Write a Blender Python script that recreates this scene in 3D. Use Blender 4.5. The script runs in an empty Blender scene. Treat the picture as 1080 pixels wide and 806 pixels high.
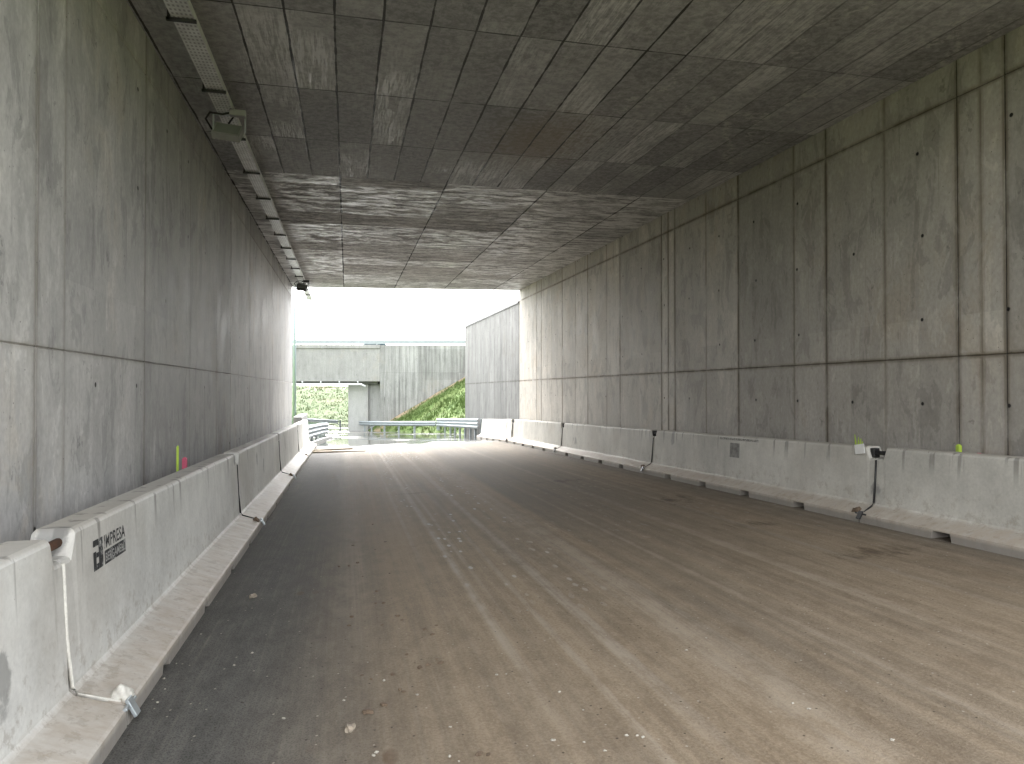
import bpy, bmesh, math, random
from mathutils import Vector, Matrix, noise as mnoise
R = math.radians
rnd = random.Random(7)
scene = bpy.context.scene
COL = scene.collection

# ------------------------------------------------------------------ camera, sky, sun, exposure
EYE = 1.78
cd = bpy.data.cameras.new('camera'); cam = bpy.data.objects.new('camera', cd); COL.objects.link(cam)
cd.sensor_width = 36.0; cd.sensor_fit = 'HORIZONTAL'; cd.lens = 25.0
cd.clip_start = 0.05; cd.clip_end = 3000
cam.location = (0, 0, EYE)
cam.rotation_euler = (R(90 + 0.69), 0, R(-13.06))
scene.camera = cam

world = bpy.data.worlds.new('World'); scene.world = world; world.use_nodes = True
wn = world.node_tree; wn.nodes.clear()
sky = wn.nodes.new('ShaderNodeTexSky'); sky.sky_type = 'NISHITA'; sky.sun_disc = False
SUN_EL, SUN_AZ = 46, 2          # degrees; azimuth clockwise from +Y
sky.sun_elevation = R(SUN_EL); sky.sun_rotation = R(SUN_AZ)
sky.air_density = 1.0; sky.dust_density = 4.0
hs = wn.nodes.new('ShaderNodeHueSaturation'); hs.inputs['Saturation'].default_value = 0.11
bg = wn.nodes.new('ShaderNodeBackground'); bg.inputs['Strength'].default_value = 0.12
wo = wn.nodes.new('ShaderNodeOutputWorld')
wn.links.new(sky.outputs[0], hs.inputs['Color']); wn.links.new(hs.outputs[0], bg.inputs['Color'])
wn.links.new(bg.outputs[0], wo.inputs['Surface'])

sd = bpy.data.lights.new('overcast_sun', 'SUN'); sd.energy = 0.25; sd.angle = R(40); sd.color = (1, .98, .95)
sun = bpy.data.objects.new('overcast_sun', sd); COL.objects.link(sun)
sdir = Vector((math.sin(R(SUN_AZ)) * math.cos(R(SUN_EL)), math.cos(R(SUN_AZ)) * math.cos(R(SUN_EL)), math.sin(R(SUN_EL))))
sun.rotation_euler = sdir.to_track_quat('Z', 'Y').to_euler()

vs = scene.view_settings
vs.view_transform = 'Standard'; vs.look = 'None'; vs.gamma = 1.0; vs.use_curve_mapping = False
vs.exposure = 3.55
cy = scene.cycles
cy.max_bounces = 10; cy.diffuse_bounces = 8; cy.glossy_bounces = 4; cy.transmission_bounces = 4
cy.sample_clamp_indirect = 6.0; cy.caustics_reflective = False; cy.caustics_refractive = False
try:
    cy.use_denoising = True
except Exception:
    pass

# ------------------------------------------------------------------ node helper
class NT:
    def __init__(self, name):
        self.m = bpy.data.materials.new(name); self.m.use_nodes = True
        self.t = self.m.node_tree; self.t.nodes.clear()
        self.out = self.t.nodes.new('ShaderNodeOutputMaterial')
        self.b = self.t.nodes.new('ShaderNodeBsdfPrincipled')
        self.t.links.new(self.b.outputs[0], self.out.inputs['Surface'])
        self._pos = None; self._xyz = None
    def put(self, sock, v):
        if isinstance(v, bpy.types.NodeSocket): self.t.links.new(v, sock)
        elif isinstance(v, (tuple, list)) and len(v) == 3 and sock.type == 'RGBA': sock.default_value = (*v, 1)
        else: sock.default_value = v
    def pos(self):
        if not self._pos: self._pos = self.t.nodes.new('ShaderNodeNewGeometry').outputs['Position']
        return self._pos
    def xyz(self):
        if not self._xyz:
            s = self.t.nodes.new('ShaderNodeSeparateXYZ'); self.put(s.inputs[0], self.pos()); self._xyz = s.outputs
        return self._xyz
    def math(self, op, a, b=0.0, c=0.0, clamp=False):
        n = self.t.nodes.new('ShaderNodeMath'); n.operation = op; n.use_clamp = clamp
        self.put(n.inputs[0], a); self.put(n.inputs[1], b)
        if op in ('SMOOTH_MIN', 'MULTIPLY_ADD', 'COMPARE', 'WRAP'): self.put(n.inputs[2], c)
        return n.outputs[0]
    def add(self, a, b): return self.math('ADD', a, b)
    def mul(self, a, b): return self.math('MULTIPLY', a, b)
    def sub(self, a, b): return self.math('SUBTRACT', a, b)
    def comb(self, x, y, z):
        n = self.t.nodes.new('ShaderNodeCombineXYZ')
        for i, v in enumerate((x, y, z)): self.put(n.inputs[i], v)
        return n.outputs[0]
    def scale(self, s, v=None):
        n = self.t.nodes.new('ShaderNodeVectorMath'); n.operation = 'MULTIPLY'
        self.put(n.inputs[0], v if v is not None else self.pos()); n.inputs[1].default_value = s
        return n.outputs[0]
    def noise(self, s=(1, 1, 1), scale=1.0, detail=4, rough=.55, dist=0.0, v=None):
        n = self.t.nodes.new('ShaderNodeTexNoise')
        self.put(n.inputs['Vector'], self.scale(s, v)); n.inputs['Scale'].default_value = scale
        n.inputs['Detail'].default_value = detail; n.inputs['Roughness'].default_value = rough
        n.inputs['Distortion'].default_value = dist
        return n.outputs['Fac']
    def voro(self, s=(1, 1, 1), scale=1.0, feat='F1', v=None, rand=1.0, out='Distance'):
        n = self.t.nodes.new('ShaderNodeTexVoronoi'); n.feature = feat
        self.put(n.inputs['Vector'], self.scale(s, v)); n.inputs['Scale'].default_value = scale
        n.inputs['Randomness'].default_value = rand
        return n.outputs[out]
    def white(self, a, b, c=0.0):
        n = self.t.nodes.new('ShaderNodeTexWhiteNoise'); n.noise_dimensions = '3D'
        self.put(n.inputs['Vector'], self.comb(a, b, c)); return n.outputs['Value']
    def ramp(self, v, lo, hi, a=0.0, b=1.0):
        n = self.t.nodes.new('ShaderNodeMapRange'); n.interpolation_type = 'SMOOTHSTEP'
        self.put(n.inputs[0], v)
        n.inputs[1].default_value = lo; n.inputs[2].default_value = hi
        n.inputs[3].default_value = a; n.inputs[4].default_value = b
        return n.outputs[0]
    def mix(self, f, a, b, mode='MIX'):
        n = self.t.nodes.new('ShaderNodeMix'); n.data_type = 'RGBA'; n.blend_type = mode; n.clamp_factor = True
        self.put(n.inputs[0], f); self.put(n.inputs[6], a); self.put(n.inputs[7], b)
        return n.outputs[2]
    def mixf(self, f, a, b):
        n = self.t.nodes.new('ShaderNodeMix'); n.data_type = 'FLOAT'; n.clamp_factor = True
        self.put(n.inputs[0], f); self.put(n.inputs[2], a); self.put(n.inputs[3], b)
        return n.outputs[0]
    def tint(self, c, f):           # multiply a colour by a float
        n = self.t.nodes.new('ShaderNodeVectorMath'); n.operation = 'SCALE'
        if isinstance(c, tuple): n.inputs[0].default_value = c
        else: self.put(n.inputs[0], c)
        self.put(n.inputs['Scale'], f); return n.outputs[0]
    def attr(self, name):
        n = self.t.nodes.new('ShaderNodeAttribute'); n.attribute_name = name; return n.outputs['Fac']
    def bump(self, h, strength=.3, dist=.01):
        n = self.t.nodes.new('ShaderNodeBump'); n.inputs['Strength'].default_value = strength
        n.inputs['Distance'].default_value = dist
        self.put(n.inputs['Height'], h); self.put(self.b.inputs['Normal'], n.outputs[0])
    def done(self, color=None, rough=None, metal=None, spec=None):
        if color is not None: self.put(self.b.inputs['Base Color'], color)
        if rough is not None: self.put(self.b.inputs['Roughness'], rough)
        if metal is not None: self.put(self.b.inputs['Metallic'], metal)
        if spec is not None: self.put(self.b.inputs['Specular IOR Level'], spec)
        return self.m

def simple(name, col, rough=.6, metal=0.0, var=.25, scale=8.0, bump=.15, spec=.4):
    t = NT(name)
    f = t.noise(scale=scale, detail=6, rough=.65)
    g = t.noise(scale=scale * 6, detail=3)
    k = t.add(t.ramp(f, .25, .75, 1 - var, 1 + var), t.mul(t.sub(g, .5), var * .6))
    t.bump(t.add(f, t.mul(g, .4)), bump, .006)
    return t.done(t.tint(col, k), t.ramp(f, .3, .7, max(.05, rough - .1), min(1, rough + .1)), metal, spec)

# ------------------------------------------------------------------ materials
def wall_material(name, light, dark, warm, streak=.45, holes=(0, 0), cloud=.5, jk=1.0, keepf=.22, isl=1.0):
    t = NT(name); x, y, z = t.xyz()
    big = t.noise(scale=.5, detail=3, rough=.55, dist=.3)
    cl = t.noise(s=(1.6, 1.6, 1.0), scale=1.5, detail=7, rough=.66, dist=.5)
    fine = t.noise(s=(1, 1, .7), scale=24, detail=4, rough=.7)
    cl2 = t.noise(s=(1.3, 1.3, .55), scale=2.3, detail=6, rough=.66, dist=.45)
    st1 = t.noise(s=(5, 5, .2), scale=1.0, detail=5, rough=.6, dist=.2)
    tone = t.attr('tone'); joint = t.attr('joint')
    f = t.add(t.mul(t.ramp(cl, .30, .70), cloud), t.add(t.mul(t.ramp(st1, .32, .68), streak), t.mul(t.ramp(big, .3, .7), .35)))
    f = t.math('DIVIDE', f, cloud + streak + .35)
    c = t.mix(f, dark, light)
    # ochre bloom
    br = t.mul(t.ramp(big, .52, .68), t.ramp(cl, .42, .6))
    c = t.mix(t.mul(br, .38), c, warm)
    # a few damp runs and milky lime runs
    c = t.mix(t.mul(t.mul(t.ramp(st1, .60, .70), t.ramp(big, .5, .36, 0, 1)), .30 * (1 + streak)), c, tuple(v * .55 for v in dark))
    c = t.mix(t.mul(t.mul(t.ramp(st1, .36, .28, 0, 1), t.ramp(cl, .5, .6)), .35), c, tuple(min(.8, v * 1.35) for v in light))
    # grain
    c = t.tint(c, t.ramp(fine, .28, .72, .89, 1.10))
    # faint plywood strips of slightly different tone, and their hairline edges
    sy = t.math('DIVIDE', y, .61); sz = t.math('DIVIDE', t.sub(z, .2), 2.44)
    c = t.tint(c, t.add(.93, t.mul(t.white(t.math('FLOOR', sy), t.math('FLOOR', sz), 4.0), .14)))
    hl = t.math('LESS_THAN', t.math('ABSOLUTE', t.sub(t.math('FRACT', sy), .5)), .008)
    c = t.mix(t.mul(hl, t.ramp(cl, .42, .62, 0, .35)), c, tuple(v * .5 for v in dark))
    # sharp-edged damp islands, paler laitance islands
    c = t.tint(c, t.ramp(cl2, .545, .585, 1.0, 1 - .20 * isl))
    c = t.tint(c, t.ramp(t.add(cl2, t.mul(t.sub(st1, .5), .35)), .415, .375, 1.0, 1 + .17 * isl))
    sp2 = t.mul(t.ramp(t.noise(s=(1, 1, .8), scale=6, detail=4, rough=.7), .64, .69), t.ramp(cl2, .44, .52))
    c = t.mix(t.mul(sp2, .5), c, tuple(v * .45 for v in dark))
    # formwork joints: brown bleed and a dark open line
    c = t.mix(t.mul(t.ramp(joint, .08, .62), t.ramp(cl, .3, .6, .25 * jk, .85 * jk)), c, tuple(v * .42 for v in warm))
    c = t.mix(t.mul(t.ramp(joint, .64, .92), t.ramp(cl, .34, .5, .55 * jk, .97 * jk)), c, (.022, .018, .014))
    # air holes and the grid of tie holes
    vo = t.voro(scale=13, out='Distance')
    pin = t.mul(t.ramp(vo, .06, .10, 1, 0), t.ramp(cl, .44, .60))
    c = t.mix(t.mul(pin, .7), c, tuple(v * .2 for v in dark))
    iy = t.math('DIVIDE', t.sub(y, holes[0]), 1.2); iz = t.math('DIVIDE', t.sub(z, holes[1]), 1.02)
    rnd_ = t.white(t.math('FLOOR', iy), t.math('FLOOR', iz))
    gy = t.mul(t.sub(t.math('FRACT', iy), t.add(.46, t.mul(rnd_, .08))), 1.2); gz = t.mul(t.sub(t.math('FRACT', iz), .5), 1.02)
    hd = t.math('SQRT', t.add(t.mul(gy, gy), t.mul(gz, gz)))
    keep = t.math('GREATER_THAN', rnd_, keepf)
    hm = t.mul(t.ramp(hd, .017, .027, 1, 0), keep)
    halo = t.mul(t.mul(t.ramp(t.math('ABSOLUTE', gy), .008, .05, 1, 0), t.mul(t.ramp(gz, -.42, .0, 0, 1), t.ramp(gz, .0, .03, 1, 0))), t.math('GREATER_THAN', rnd_, .7))
    c = t.mix(t.mul(halo, .4), c, tuple(v * .6 for v in dark))
    c = t.mix(hm, c, (.010, .009, .008))
    c = t.tint(c, tone)
    h = t.add(t.mul(cl, .6), t.add(t.mul(fine, .22), t.mul(st1, .04)))
    h = t.sub(h, t.add(t.mul(hm, 1.5), t.mul(pin, .5)))
    t.bump(h, .38, .012)
    return t.done(c, t.ramp(t.add(cl, t.mul(fine, .4)), .45, .95, .60, .80), 0, .32)

M = {}
M['wall_r'] = wall_material('stained_concrete_wall', (.49, .460, .418), (.325, .303, .27), (.33, .265, .185), .22, (7.29 - .6, .09), .55)
M['wall_l'] = wall_material('grey_concrete_wall', (.55, .54, .528), (.31, .306, .302), (.37, .31, .235), .28, (5.56 - .6, .3), .85, .6, .6)
M['wall_out'] = wall_material('weathered_outdoor_concrete', (.215, .215, .208), (.105, .105, .10), (.15, .135, .11), .9, (.3, .1), .3)
M['bridge'] = wall_material('bridge_concrete', (.34, .338, .33), (.235, .233, .226), (.28, .255, .22), .5, (500, .3), .4, 1.0, 1.1, .4)
M['pier'] = wall_material('pale_pier_concrete', (.50, .50, .49), (.40, .40, .39), (.36, .34, .30), .4, (500, .3), .3, 1.0, 1.1, .4)

def ceiling_material():
    t = NT('plank_marked_concrete_ceiling'); x, y, z = t.xyz()
    W, Lb = .485, 1.95
    wob = t.mul(t.sub(t.noise(scale=1.3, detail=2), .5), .03)
    xs = t.add(x, wob); ys = t.add(y, t.mul(wob, .6))
    far = t.math('GREATER_THAN', y, 13.22)
    right = t.math('GREATER_THAN', x, 3.75)
    # near zone boards run along the tunnel
    ux = t.math('DIVIDE', t.add(xs, .135), W); uy = t.math('DIVIDE', t.add(ys, .43), Lb)
    r1 = t.white(t.math('FLOOR', ux), t.math('FLOOR', uy), 1.0)
    ex = t.mul(t.sub(.5, t.math('ABSOLUTE', t.sub(t.math('FRACT', ux), .5))), W)
    ey = t.mul(t.sub(.5, t.math('ABSOLUTE', t.sub(t.math('FRACT', uy), .5))), Lb)
    # far zone: wide bays, narrow boards running across
    vx = t.math('DIVIDE', t.add(xs, .135), 1.95); vy = t.math('DIVIDE', ys, .30)
    r2 = t.white(t.math('FLOOR', vx), t.math('FLOOR', vy), 2.0)
    r3 = t.white(t.math('FLOOR', vx), t.math('FLOOR', t.math('DIVIDE', ys, 1.15)), 3.0)
    fx = t.mul(t.sub(.5, t.math('ABSOLUTE', t.sub(t.math('FRACT', vx), .5))), 1.95)
    fy = t.mul(t.sub(.5, t.math('ABSOLUTE', t.sub(t.math('FRACT', vy), .5))), .30)
    gy = t.mul(t.sub(.5, t.math('ABSOLUTE', t.sub(t.math('FRACT', t.math('DIVIDE', t.sub(ys, 13.05), 4.1)), .5))), 4.1)
    frag = t.noise(scale=2.5, detail=4)
    lw = t.ramp(frag, .3, .7, .007, .017)
    def line(d, w): return t.math('LESS_THAN', d, w)
    near_l = t.math('MAXIMUM', line(ex, lw), t.mul(line(ey, t.mul(lw, .9)), .9))
    near_l = t.mul(near_l, t.mixf(right, 1.0, .5))
    far_l = t.math('MAXIMUM', line(fx, t.mul(lw, 1.3)), t.math('MAXIMUM', t.mul(line(gy, lw), .8), t.mul(line(fy, .018), t.ramp(frag, .35, .65, .15, .75))))
    lines = t.mixf(far, near_l, far_l)
    s_near = t.noise(s=(30, 2.2, 1), scale=1, detail=5, rough=.68, dist=.15)
    s_far = t.noise(s=(2.0, 5.5, 1), scale=1, detail=6, rough=.78, dist=.3)
    big = t.noise(scale=.5, detail=3, rough=.55)
    gr = t.noise(s=(1, 1, 1), scale=11, detail=6, rough=.76, dist=.3)
    brd = t.mixf(far, r1, t.add(t.mul(r2, .55), t.mul(r3, .45)))
    wetb = t.mixf(far, t.mul(t.ramp(r1, .25, .95, .15, 1), t.ramp(t.noise(s=(1.1, .7, 1), scale=1, detail=3), .40, .60)), t.ramp(r3, .15, .7, .5, 1))       # boards that peeled rough and stayed damp
    strk = t.mixf(far, t.ramp(s_near, .42, .58), t.ramp(s_far, .43, .58))
    f = t.add(t.add(t.mul(brd, .26), t.mul(t.mul(strk, wetb), t.mixf(far, .46, .72))), t.add(t.mul(t.ramp(big, .3, .7), .16), t.mul(t.ramp(gr, .34, .66), .34)))
    c = t.mix(f, (.112, .111, .113), (.55, .545, .55))
    c = t.tint(c, t.mixf(far, 1.0, 1.22))  # far zone lifted in colour for the brighter light near the exit
    ef = t.mul(t.ramp(t.add(s_far, t.mul(gr, .5)), .80, .90), t.mul(far, t.ramp(r3, .3, .8, .2, 1)))
    c = t.mix(t.mul(ef, .65), c, (.62, .62, .60))
    en = t.mul(t.mul(t.ramp(t.add(s_near, t.mul(gr, .5)), .84, .95), t.sub(1.0, far)), wetb)
    c = t.mix(t.mul(en, .5), c, (.50, .50, .48))
    # branching lime cracks towards the right
    wv = t.noise(scale=1.7, detail=4)
    cv = t.voro(s=(.55, .30, 1), scale=1, feat='DISTANCE_TO_EDGE', v=t.comb(t.add(x, t.mul(wv, 1.3)), t.add(y, t.mul(wv, 1.0)), 0.0))
    ck = t.mul(t.ramp(cv, .002, .014, 1, 0), t.mul(t.ramp(x, 1.6, 3.2), t.ramp(gr, .42, .56)))
    c = t.mix(t.mul(ck, .5), c, (.46, .45, .42))
    # rusty damp bloom
    dx = t.math('DIVIDE', t.sub(x, 2.9), 1.2); dy = t.math('DIVIDE', t.sub(y, 10.6), 1.9)
    blob = t.ramp(t.add(t.math('SQRT', t.add(t.mul(dx, dx), t.mul(dy, dy))), gr), .6, 1.5, 1, 0)
    c = t.mix(t.mul(blob, .5), c, (.22, .155, .085))
    c = t.mix(t.mul(lines, t.ramp(frag, .25, .55, .6, .97)), c, (.012, .011, .010))
    h = t.add(t.mul(brd, .5), t.add(t.mul(t.mul(strk, wetb), .7), t.mul(gr, .55)))
    h = t.sub(h, t.mul(lines, 1.1))
    t.bump(h, .6, .012)
    wet = t.mul(t.ramp(s_far, .42, .57), t.ramp(t.add(r3, t.mul(gr, .5)), .35, .9))
    ro = t.mixf(far, t.sub(.66, t.mul(t.mul(strk, wetb), .24)), t.mixf(wet, .78, .30))
    return t.done(c, ro, 0, t.mixf(far, .4, t.mixf(wet, .2, .6)))
M['ceiling'] = ceiling_material()

def barrier_material():
    t = NT('precast_concrete_barrier'); x, y, z = t.xyz()
    big = t.noise(scale=.8, detail=5); mid = t.noise(scale=3.5, detail=6, rough=.70); fine = t.noise(scale=32, detail=3, rough=.7)
    st = t.noise(s=(7, 7, .5), scale=1, detail=5)
    lf = t.math('LESS_THAN', x, 2.0)
    base = t.mix(lf, (.53, .515, .47), (.66, .66, .635))  # left row's paler base paints in the stronger light falling on it
    k = t.add(t.ramp(big, .3, .7, .84, 1.08), t.mul(t.sub(mid, .5), .5))
    c = t.tint(base, t.add(k, t.add(t.mul(t.sub(st, .5), .22), t.mul(t.sub(fine, .5), .35))))
    c = t.mix(t.mul(t.ramp(t.noise(scale=.6, detail=4), .5, .7), .3), c, (.36, .315, .255))
    # local height above the foot
    lz = t.attr('height')
    dust = t.ramp(t.add(lz, t.mul(t.sub(mid, .5), .10)), .17, .25, 1, 0)
    c = t.mix(t.mul(dust, t.ramp(t.noise(s=(2, 4, 1), scale=2, detail=6, rough=.7), .3, .7, .5, .9)), c, (.40, .34, .275))
    spl = t.mul(t.ramp(t.noise(scale=9, detail=6, rough=.75), .52, .62), t.ramp(t.add(lz, t.mul(mid, .5)), .95, .45))
    c = t.mix(t.mul(spl, .4), c, (.27, .225, .175))
    toe = t.ramp(t.add(lz, t.mul(t.sub(mid, .5), .05)), .06, .10, 1, 0)
    c = t.mix(t.mul(toe, .65), c, (.215, .205, .19))
    # dusty crest and dark rain runs below it
    top = t.ramp(lz, .93, .96, 0, 1)
    c = t.mix(t.mul(top, .55), c, (.36, .325, .275))
    rn = t.mul(t.ramp(t.noise(s=(7, 7, .1), scale=1, detail=3), .585, .65), t.ramp(t.add(lz, t.mul(mid, .3)), .75, 1.1))
    c = t.mix(t.mul(rn, .65), c, (.15, .14, .125))
    # dark scuffs and bug holes
    sp = t.voro(s=(1, 1, .55), scale=1.35)
    scf = t.mul(t.ramp(t.add(sp, t.mul(t.sub(mid, .5), .25)), .10, .14, 1, 0), t.ramp(lz, .3, .4))
    c = t.mix(t.mul(scf, .6), c, (.17, .17, .165))
    vo = t.voro(scale=26); pin = t.mul(t.ramp(vo, .05, .09, 1, 0), t.ramp(mid, .48, .6))
    c = t.mix(t.mul(pin, .6), c, (.10, .095, .085))
    rib = t.mul(t.noise(s=(1.2, 7, 1), scale=1, detail=4, rough=.6), dust)
    h = t.add(t.add(t.mul(mid, .3), t.mul(fine, .12)), t.sub(t.mul(rib, .9), t.mul(pin, .3)))
    t.bump(h, .32, .014)
    return t.done(c, t.ramp(mid, .3, .7, .55, .75), 0, .35)
M['barrier'] = barrier_material()

def road_material():
    t = NT('muddy_asphalt'); x, y, z = t.xyz()
    wig = t.mul(t.sub(t.noise(s=(.4, .07, 1), scale=1, detail=2), .5), .30)
    a = t.add(x, wig)
    big = t.noise(s=(.8, .12, 1), scale=1, detail=4, dist=.1)
    mid = t.noise(s=(2.6, 1.1, 1), scale=2.4, detail=6, rough=.72)
    fine = t.noise(scale=55, detail=3, rough=.75)
    grain = t.voro(scale=95)
    lng = t.noise(s=(8, .09, 1), scale=1, detail=5, rough=.66)
    lng2 = t.noise(s=(34, .22, 1), scale=1, detail=4, rough=.66)
    asph = t.mix(t.ramp(grain, .1, .6), (.060, .058, .054), (.125, .121, .112))
    asph = t.tint(asph, t.ramp(mid, .3, .7, .72, 1.1))
    mudc = t.mix(t.add(t.mul(t.ramp(lng, .3, .7), .34), t.mul(t.ramp(t.add(mid, t.mul(t.sub(fine, .5), 1.1)), .25, .75), .60)), (.185, .139, .094), (.335, .268, .19))
    # mud film across the driven width
    mm = t.mul(t.ramp(a, -.75, .75), t.ramp(a, 5.2, 6.4, 1, .35))
    mm = t.mul(mm, t.ramp(t.add(big, t.mul(lng, .7)), .45, 1.0, .60, 1))
    mm = t.mul(mm, t.ramp(y, 9, 25, 1, .45))
    c = t.mix(mm, asph, mudc)
    c = t.mix(t.mul(t.mul(t.ramp(lng2, .42, .75), t.ramp(mid, .3, .7)), .22), c, (.34, .30, .25))
    # smoother darker lane to the right, further in
    dl = t.mul(t.ramp(a, 2.55, 2.75), t.ramp(a, 4.0, 5.6, 1, .2))
    c = t.mix(t.mul(dl, t.mul(t.ramp(y, 4, 12, .12, .55), t.ramp(big, .3, .7, .6, 1))), c, (.10, .092, .08))
    # lighter scoured bands left of it
    for (ac, w, s, y0, y1) in ((1.05, .05, .62, 3, 30), (1.18, .03, .4, 5, 30), (1.72, .06, .50, 2, 26), (2.30, .20, .24, 0, 30),
                               (.75, .03, .3, 6, 30), (1.42, .03, .35, 0, 16), (3.1, .04, .22, 0, 14), (4.0, .09, .18, 2, 30), (4.75, .05, .2, 0, 20), (.05, .18, .22, 4, 30)):
        d = t.math('ABSOLUTE', t.sub(t.add(x, t.mul(wig, .35)), ac))
        b = t.mul(t.ramp(d, w * .3, w * 1.25, 1, 0), t.ramp(t.add(mid, t.mul(lng2, .6)), .55, .95, .15, 1))
        b = t.mul(b, t.mul(t.ramp(y, y0, y0 + 3), t.ramp(y, y1 - 6, y1, 1, .3)))
        c = t.mix(t.mul(b, s), c, (.40, .355, .295))
    # white flecks: wet sparkle along the tracks, painted into the colour
    fl = t.mul(t.ramp(t.voro(s=(9, 3.2, 1), scale=1), .15, .24, 1, 0), t.mul(t.ramp(t.noise(s=(1.6, .2, 1), scale=1, detail=3), .47, .58), t.ramp(y, 4, 9)))
    fl = t.mul(fl, t.mul(t.ramp(x, .7, 1.0), t.ramp(x, 1.9, 2.4, 1, .15)))
    c = t.mix(t.mul(fl, .8), c, (.58, .56, .52))
    # clotted brown mud spots along the left wheel path
    sp = t.voro(s=(3.2, 1.7, 1), scale=1, v=t.comb(t.add(x, t.mul(fine, .05)), y, 0.0))
    sm = t.mul(t.ramp(sp, .10, .17, 1, 0), t.mul(t.ramp(t.noise(s=(1.5, .4, 1), scale=1, detail=2), .46, .6), t.mul(t.ramp(x, -.55, -.3), t.ramp(x, .55, .95, 1, 0))))
    c = t.mix(t.mul(sm, .75), c, (.12, .08, .052))
    # dark oil and damp marks near the right kerb
    for (px, py, sx, sy) in ((5.1, 10.2, .5, .45), (4.9, 7.9, .42, .22), (5.2, 6.1, .55, .25), (4.2, 13.5, .6, .3), (-.2, 19.5, .8, .12), (1.1, 13, .5, .12)):
        dx = t.math('DIVIDE', t.sub(x, px), sx); dy = t.math('DIVIDE', t.sub(y, py), sy)
        d = t.add(t.math('SQRT', t.add(t.mul(dx, dx), t.mul(dy, dy))), t.add(t.mul(t.sub(mid, .5), 4.2), t.mul(t.sub(lng2, .5), 2.5)))
        c = t.mix(t.ramp(d, -.3, 1.0, .6, 0), c, (.060, .042, .030))
    gv = t.voro(scale=21); gs = t.voro(scale=21, out='Color')
    gsep = t.t.nodes.new('ShaderNodeSeparateColor'); t.put(gsep.inputs[0], gs)
    gm = t.mul(t.ramp(gv, .10, .18, 1, 0), t.math('GREATER_THAN', gsep.outputs[0], .80))
    gm = t.mul(gm, t.ramp(y, 8, 16, 1, 0))
    c = t.mix(t.mul(gm, .8), c, t.mix(t.math('GREATER_THAN', gsep.outputs[1], .45), (.40, .36, .30), (.045, .035, .028)))
    # rain-wet part beyond the roof edge
    edge = t.add(y, t.add(t.mul(t.sub(x, 2.0), t.mul(t.sub(x, 2.0), -.05)), t.mul(t.sub(mid, .5), 1.2)))
    wet = t.ramp(edge, 27.6, 28.3)
    c = t.mix(wet, c, t.tint(asph, .85))
    pud = t.mul(wet, t.ramp(t.noise(s=(.30, .22, 1), scale=1, detail=3), .40, .52))
    h = t.add(t.add(t.mul(mid, .35), t.mul(fine, .35)), t.add(t.mul(grain, .25), t.mul(lng2, .25)))
    t.bump(t.mul(h, t.sub(1.0, t.mul(pud, .97))), .55, .014)
    ro = t.mixf(wet, t.ramp(mid, .3, .7, .72, .9), .22)
    ro = t.mixf(pud, ro, .04)
    return t.done(c, ro, 0, t.mixf(wet, .08, .6))
M['road'] = road_material()

def grass_material():
    t = NT('rough_spring_grass')
    a = t.noise(scale=.35, detail=6, rough=.65); b = t.noise(scale=2.5, detail=5, rough=.7); d = t.noise(scale=14, detail=3)
    c = t.mix(t.ramp(b, .2, .8), (.08, .135, .036), (.14, .19, .062))
    c = t.mix(t.ramp(a, .48, .70, 0, .7), c, (.17, .18, .08))
    c = t.mix(t.mul(t.ramp(t.noise(scale=.8, detail=4), .56, .70), .4), c, (.06, .12, .05))
    c = t.tint(c, t.ramp(t.xyz()[1], 66, 76, 1.0, .50))  # far hill's grass darkened in colour to offset the strong light there
    bare = t.attr('bare')
    c = t.mix(bare, c, (.36, .27, .19))
    t.bump(t.add(b, d), .5, .06)
    return t.done(c, .85, 0, .2)
M['grass'] = grass_material()
M['galv'] = simple('galvanised_steel', (.46, .50, .52), .42, .75, .15, 5)
M['rail'] = simple('weathered_galvanised_guardrail', (.30, .335, .35), .6, .1, .14, 3)
M['dark_steel'] = simple('dark_steel', (.045, .045, .045), .5, .5, .3, 20)
M['rust'] = simple('rusty_steel', (.11, .055, .032), .85, .2, .45, 30)
M['black'] = simple('black_rubber', (.018, .018, .018), .6, 0, .2, 20)
M['paint_black'] = simple('worn_black_stencil_paint', (.022, .023, .025), .7, 0, .5, 40)
t = NT('worn_black_stencil_paint'); wn_ = t.noise(scale=26, detail=6, rough=.75); wb_ = t.noise(scale=7, detail=3)
M['paint_black'] = t.done(t.mix(t.ramp(t.add(wn_, t.mul(wb_, .5)), .76, .90, 0, .75), (.030, .031, .033), (.50, .50, .48)), .75, 0, .3)
M['paint_pale'] = simple('pale_stencil_gap', (.34, .34, .33), .7, 0, .15, 40)
M['foam'] = simple('white_sealing_foam', (.66, .64, .58), .8, 0, .18, 25, .5)
M['lamp_white'] = simple('light_grey_lamp_housing', (.26, .26, .265), .45, 0, .1, 10)
M['glass'] = simple('lamp_glass', (.25, .26, .26), .12, 0, .05, 4, .02, .6)
M['wood'] = simple('weathered_plank', (.36, .29, .21), .8, 0, .3, 6, .4)
M['lime'] = simple('fluorescent_lime_paint', (.42, .58, .07), .6, 0, .12, 12)
M['pink'] = simple('fluorescent_pink_paint', (.55, .10, .17), .6, 0, .12, 12)
M['card'] = simple('white_plastic_tag', (.78, .78, .76), .5, 0, .06, 6)
M['stone'] = simple('dusty_stone', (.30, .255, .20), .9, 0, .3, 20, .6)
M['pale_stone'] = simple('pale_limestone_chip', (.42, .39, .33), .9, 0, .25, 20, .6)
M['clod'] = simple('dried_mud_clod', (.14, .10, .068), .95, 0, .35, 25, .7)
M['pipe'] = simple('white_plastic_pipe', (.70, .72, .72), .4, 0, .05, 4)
M['car'] = simple('dark_teal_car_paint', (.02, .04, .05), .7, 0, .05, 2, .02, .1)
M['bush'] = simple('dark_bush_leaves', (.05, .08, .03), .8, 0, .4, 6, .6)
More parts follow.
